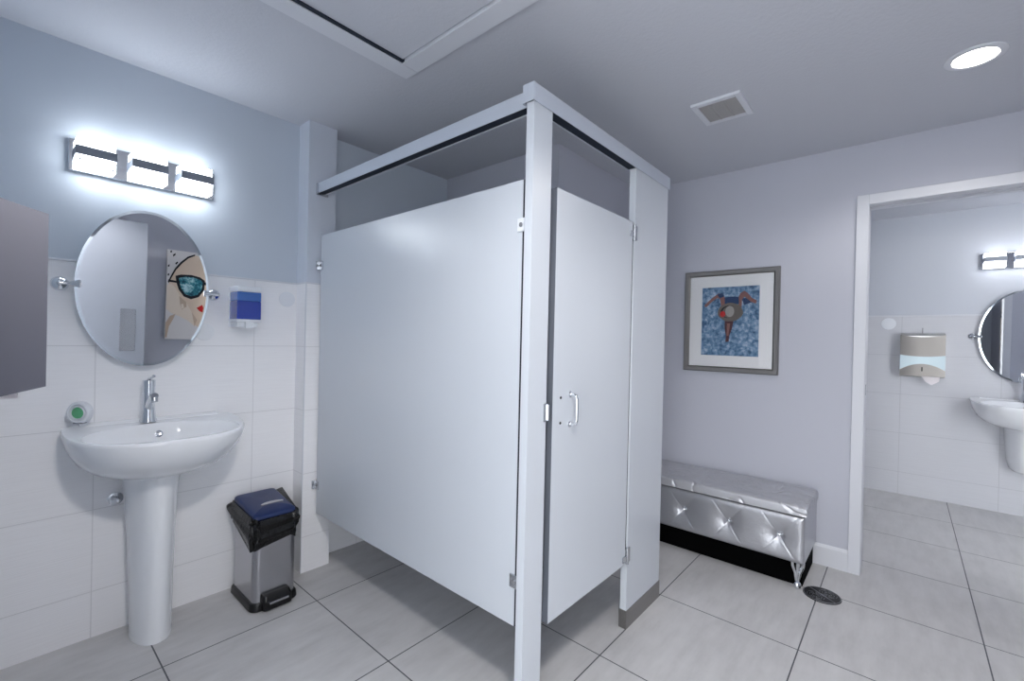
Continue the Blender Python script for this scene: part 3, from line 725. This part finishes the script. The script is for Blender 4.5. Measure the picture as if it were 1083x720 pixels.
items = [(pic([(171, 175), (479, 175), (479, 547), (171, 547)], 0.0050), 'water'),
         (pic([(186, 268), (228, 232), (262, 209), (285, 212), (297, 232), (298, 290), (280, 292), (272, 240), (258, 232), (228, 252), (196, 282), (184, 278)], 0.0054), 'limb'),
         (pic([(372, 290), (368, 240), (380, 212), (400, 200), (418, 212), (440, 240), (466, 254), (460, 270), (436, 260), (402, 232), (390, 244), (388, 292)], 0.0054), 'limb'),
         (pic([(255, 214), (280, 208), (296, 224), (270, 236)], 0.0057), 'suit'),
         (pic([(296, 232), (334, 228), (372, 232), (374, 268), (334, 274), (298, 270)], 0.0056), 'suit'),
         (pic([(388, 240), (420, 238), (440, 262), (400, 276)], 0.0053), 'suit'),
         (pic([(300, 355), (348, 352), (340, 400), (326, 440), (324, 470), (306, 474), (308, 440), (300, 400)], 0.0056), 'limb2'),
         (pic([(312, 372), (330, 372), (322, 440), (312, 440)], 0.0058), 'limb'),
         (pic(ell(328, 312, 68, 50, 40, 0.02), 0.0060), 'hat'), (pic(ell(322, 310, 46, 34), 0.0062), 'pblack'), (pic(ell(330, 312, 44, 32), 0.0064), 'hat'),
         (pic(ell(326, 308, 24, 30), 0.0066), 'hat2'), (pic(ell(288, 322, 15, 16, 20, 0.08), 0.0068), 'red')]
obj_multi('print', items, t)
b = B(); box(b, XB - 0.0125, XB - 0.0105, AY0 + fw - 0.003, AY1 - fw + 0.003, AZ0 + fw - 0.003, AZ1 - fw + 0.003); obj('glass_pane', local(b, AC), 'glass', t)

# ------------------------------------------------------------------ canvas behind the camera, seen in the oval mirror
CX0, CX1, CZ0, CZ1 = 1.175, 1.84, 0.93, 1.86
t = thing('canvas_painting', 'painting of a woman in dark sunglasses, reflected in the left oval mirror', 'painting', ((CX0 + CX1) / 2, YR + 0.002, CZ0))
CC = ((CX0 + CX1) / 2, YR, CZ0)
b = B(); box(b, CX0, CX1, YR, YR + 0.035, CZ0, CZ1, 0.003); obj('canvas', local(b, CC), 'canvas', t)
def pn(poly, d):
    bm = B(); s_ = (CZ1 - CZ0) / 460; sx = 0.665 / 420
    cl = lambda u: min(max(u, 186), 604)
    prism(bm, [(cl(u), min(max(v, 167), 624)) for u, v in poly], lambda u, v, y: (CX0 + (u - 185) * sx, y, CZ1 - (v - 165) * s_), YR + 0.035 + d - 0.0006, YR + 0.035 + d); return local(bm, CC)
items = [(pn([(196, 336), (212, 300), (232, 262), (262, 228), (298, 196), (336, 180), (390, 182), (440, 196), (480, 240), (500, 310), (490, 400), (455, 480), (420, 530), (372, 560), (300, 520), (260, 480), (230, 420), (200, 360)], 0.0006), 'skin'),
         (pn([(192, 330), (208, 296), (228, 258), (258, 222), (296, 190), (336, 174), (336, 182), (300, 199), (264, 231), (235, 265), (214, 302), (198, 336)], 0.0010), 'pblack'),
         (pn([(188, 345), (214, 340), (236, 360), (262, 400), (296, 430), (330, 480), (356, 520), (350, 556), (316, 530), (262, 505), (216, 490), (188, 470)], 0.0012), 'skin2'),
         (pn([(256, 398), (296, 428), (300, 452), (272, 470), (262, 440)], 0.0016), 'skin3'), (pn([(268, 440), (280, 438), (286, 460), (270, 466)], 0.0020), 'skin2'),
         (pn([(330, 480), (362, 520), (348, 556), (340, 520)], 0.0016), 'skin3'),
         (pn([(188, 540), (210, 505), (240, 492), (228, 520), (206, 560), (196, 616), (188, 616)], 0.0016), 'skin3'),
         (pn([(194, 318), (238, 322), (238, 332), (194, 330)], 0.0020), 'pblack'),
         (pn([(232, 296), (262, 287), (320, 284), (370, 292), (398, 308), (396, 360), (366, 398), (322, 412), (282, 400), (252, 366), (238, 330)], 0.0020), 'pblack'),
         (pn([(250, 306), (284, 297), (330, 296), (372, 306), (386, 318), (382, 356), (358, 386), (322, 396), (288, 386), (262, 354)], 0.0026), 'lens'),
         (pn([(396, 316), (420, 316), (420, 330), (396, 332)], 0.0020), 'pblack'),
         (pn([(418, 300), (470, 290), (520, 300), (540, 330), (510, 390), (460, 400), (424, 366)], 0.0020), 'pblack'), (pn([(430, 312), (472, 302), (512, 312), (524, 332), (500, 380), (462, 388), (434, 360)], 0.0026), 'lens'),
         (pn([(356, 456), (388, 438), (396, 454), (392, 478), (376, 474)], 0.0020), 'red'),
         (pn([(200, 172), (208, 168), (208, 180), (200, 180)], 0.0010), 'pblack'), (pn([(214, 190), (228, 180), (228, 190), (216, 200)], 0.0010), 'pblack'), (pn([(228, 232), (240, 222), (244, 228), (232, 240)], 0.0010), 'pblack'),
         (pn([(190, 246), (198, 240), (198, 252), (190, 254)], 0.0010), 'pblack'), (pn([(190, 290), (198, 286), (198, 298), (190, 298)], 0.0010), 'pblack')]
obj_multi('painted_surface', items, t)

# ------------------------------------------------------------------ ceiling vent and downlights, floor drain
VC = (2.258, 0.678, H)
t = thing('ceiling_vent', 'square white exhaust vent with dusty louvres on the ceiling', 'vent', VC)
b = B()
for (a0, a1, c0, c1) in ((-0.118, 0.118, -0.108, -0.082), (-0.118, 0.118, 0.082, 0.108), (-0.118, -0.09, -0.082, 0.082), (0.09, 0.118, -0.082, 0.082)):
    box(b, a0, a1, c0, c1, -0.014, 0, 0.003)
obj('frame', b, 'white', t)
b = B(); box(b, -0.09, 0.09, -0.082, 0.082, -0.003, -0.0005); obj('backing', b, 'dust', t)
b = B()
for k in range(16):
    x = -0.086 + 0.172 * k / 15; box(b, x - 0.0022, x + 0.0022, -0.082, 0.082, -0.011, -0.003)
for y in (-0.028, 0.028): box(b, -0.09, 0.09, y - 0.003, y + 0.003, -0.012, -0.003)
obj('louvres', b, 'dust', t)
def downlight(x, y, label):
    t = thing('downlight', label, 'ceiling light', (x, y, H))
    b = B(); lathe(b, [(0.062, -0.002), (0.066, -0.006), (0.082, -0.006), (0.088, -0.003), (0.089, 0.0)], (0, 0, 0), (0, 0, 1), 48, cap=False); lathe(b, [(0.089, 0.0), (0.06, 0.0)], (0, 0, 0), (0, 0, 1), 48, cap=False); obj('trim_ring', b, 'white', t)
    b = B(); lathe(b, [(0.062, -0.0005), (0.062, -0.0035), (0.05, -0.006), (0.0, -0.008)], (0, 0, 0), (0, 0, 1), 40); obj('lens', b, 'down', t)
downlight(2.450, -0.178, 'lit round recessed downlight on the ceiling near the doorway')
downlight(0.27, 0.02, 'unseen downlight added as fill light on the ceiling behind the camera')  # no such fitting in view, added to brighten the near walls
downlight(4.25, -0.70, 'unseen downlight added to light the room beyond the doorway')  # also an unseen, added lamp

DC = (2.748, 0.292, 0.0)
t = thing('floor_drain', 'round black floor drain grate near the right end of the bench', 'floor drain', DC)
b = B(); lathe(b, [(0.081, 0.0), (0.081, 0.003), (0.078, 0.0045), (0.0, 0.0045)], (0, 0, 0), (0, 0, 1), 48); obj('grate', b, 'drain', t)
b = B()
lathe(b, [(0.076, 0.0044), (0.0765, 0.0055), (0.079, 0.0055), (0.0795, 0.0044)], (0, 0, 0), (0, 0, 1), 48, cap=False)
dq = Matrix.Rotation(math.radians(-38), 3, 'Z')
box(b, -0.0025, 0.0025, -0.074, 0.074, 0.004, 0.0056)
for s_ in (-1, 1):
    for r in (0.012, 0.022, 0.032):
        N = 26
        for k in range(N):
            if k % 4 == 3: continue
            a0, a1 = 2 * PI * k / N, 2 * PI * (k + 0.8) / N
            tube(b, [(s_ * 0.037 + r * math.cos(a), r * 1.25 * math.sin(a), 0.0046) for a in (a0, a1)], 0.0012, 6)
for v in b.verts: v.co = dq @ v.co
obj('ridges', b, 'drain_line', t)

# ------------------------------------------------------------------ light
def spot(name, loc, power, size, ang, col, blend=0.8):
    l = bpy.data.lights.new(name, 'SPOT'); l.energy = power; l.shadow_soft_size = size; l.spot_size = math.radians(ang); l.spot_blend = blend; l.color = col
    o = bpy.data.objects.new(name, l); COL.objects.link(o); o.location = loc; return o
DL = (1.0, 0.97, 0.95); PW = 34
spot('downlight_beam', (2.450, -0.178, H - 0.02), 12.5, 0.12, 156, DL, 0.45)
spot('downlight_beam', (0.27, 0.02, H - 0.02), 58, 0.11, 150, DL, 0.42)  # added fill light from the unseen fitting near the camera
spot('downlight_beam', (4.25, -0.70, H - 0.02), 3.5, 0.06, 176, DL, 0.2)  # added light for the far room, its fitting is unseen
w = bpy.data.worlds.new('hall'); sc.world = w; w.use_nodes = True
w.node_tree.nodes['Background'].inputs[0].default_value = (0.94, 0.97, 1.0, 1); w.node_tree.nodes['Background'].inputs[1].default_value = 3.1

# ------------------------------------------------------------------ camera
f, yaw, pitch, roll, hc = 478.4229, 0.7162, -0.0046, 0.0225, 1.2547
fwv = Vector((math.cos(yaw), math.sin(yaw), 0)); rt = Vector((math.sin(yaw), -math.cos(yaw), 0)); up = Vector((0, 0, 1))
fwv, up = fwv * math.cos(pitch) + up * math.sin(pitch), up * math.cos(pitch) - fwv * math.sin(pitch)
rt, up = rt * math.cos(roll) + up * math.sin(roll), up * math.cos(roll) - rt * math.sin(roll)
cam = bpy.data.cameras.new('camera'); co = bpy.data.objects.new('camera', cam); COL.objects.link(co)
cam.sensor_fit = 'HORIZONTAL'; cam.sensor_width = 36.0; cam.lens = f / 1083 * 36.0; cam.clip_start = 0.02; cam.clip_end = 50
co.matrix_world = Matrix(((rt.x, up.x, -fwv.x, 0), (rt.y, up.y, -fwv.y, 0), (rt.z, up.z, -fwv.z, hc), (0, 0, 0, 1)))
sc.camera = co
sc.view_settings.view_transform = 'Standard'; sc.view_settings.look = 'None'; sc.view_settings.gamma = 1.0; sc.view_settings.use_curve_mapping = False
sc.view_settings.exposure = 1.04
sc.cycles.max_bounces = 10; sc.cycles.diffuse_bounces = 6
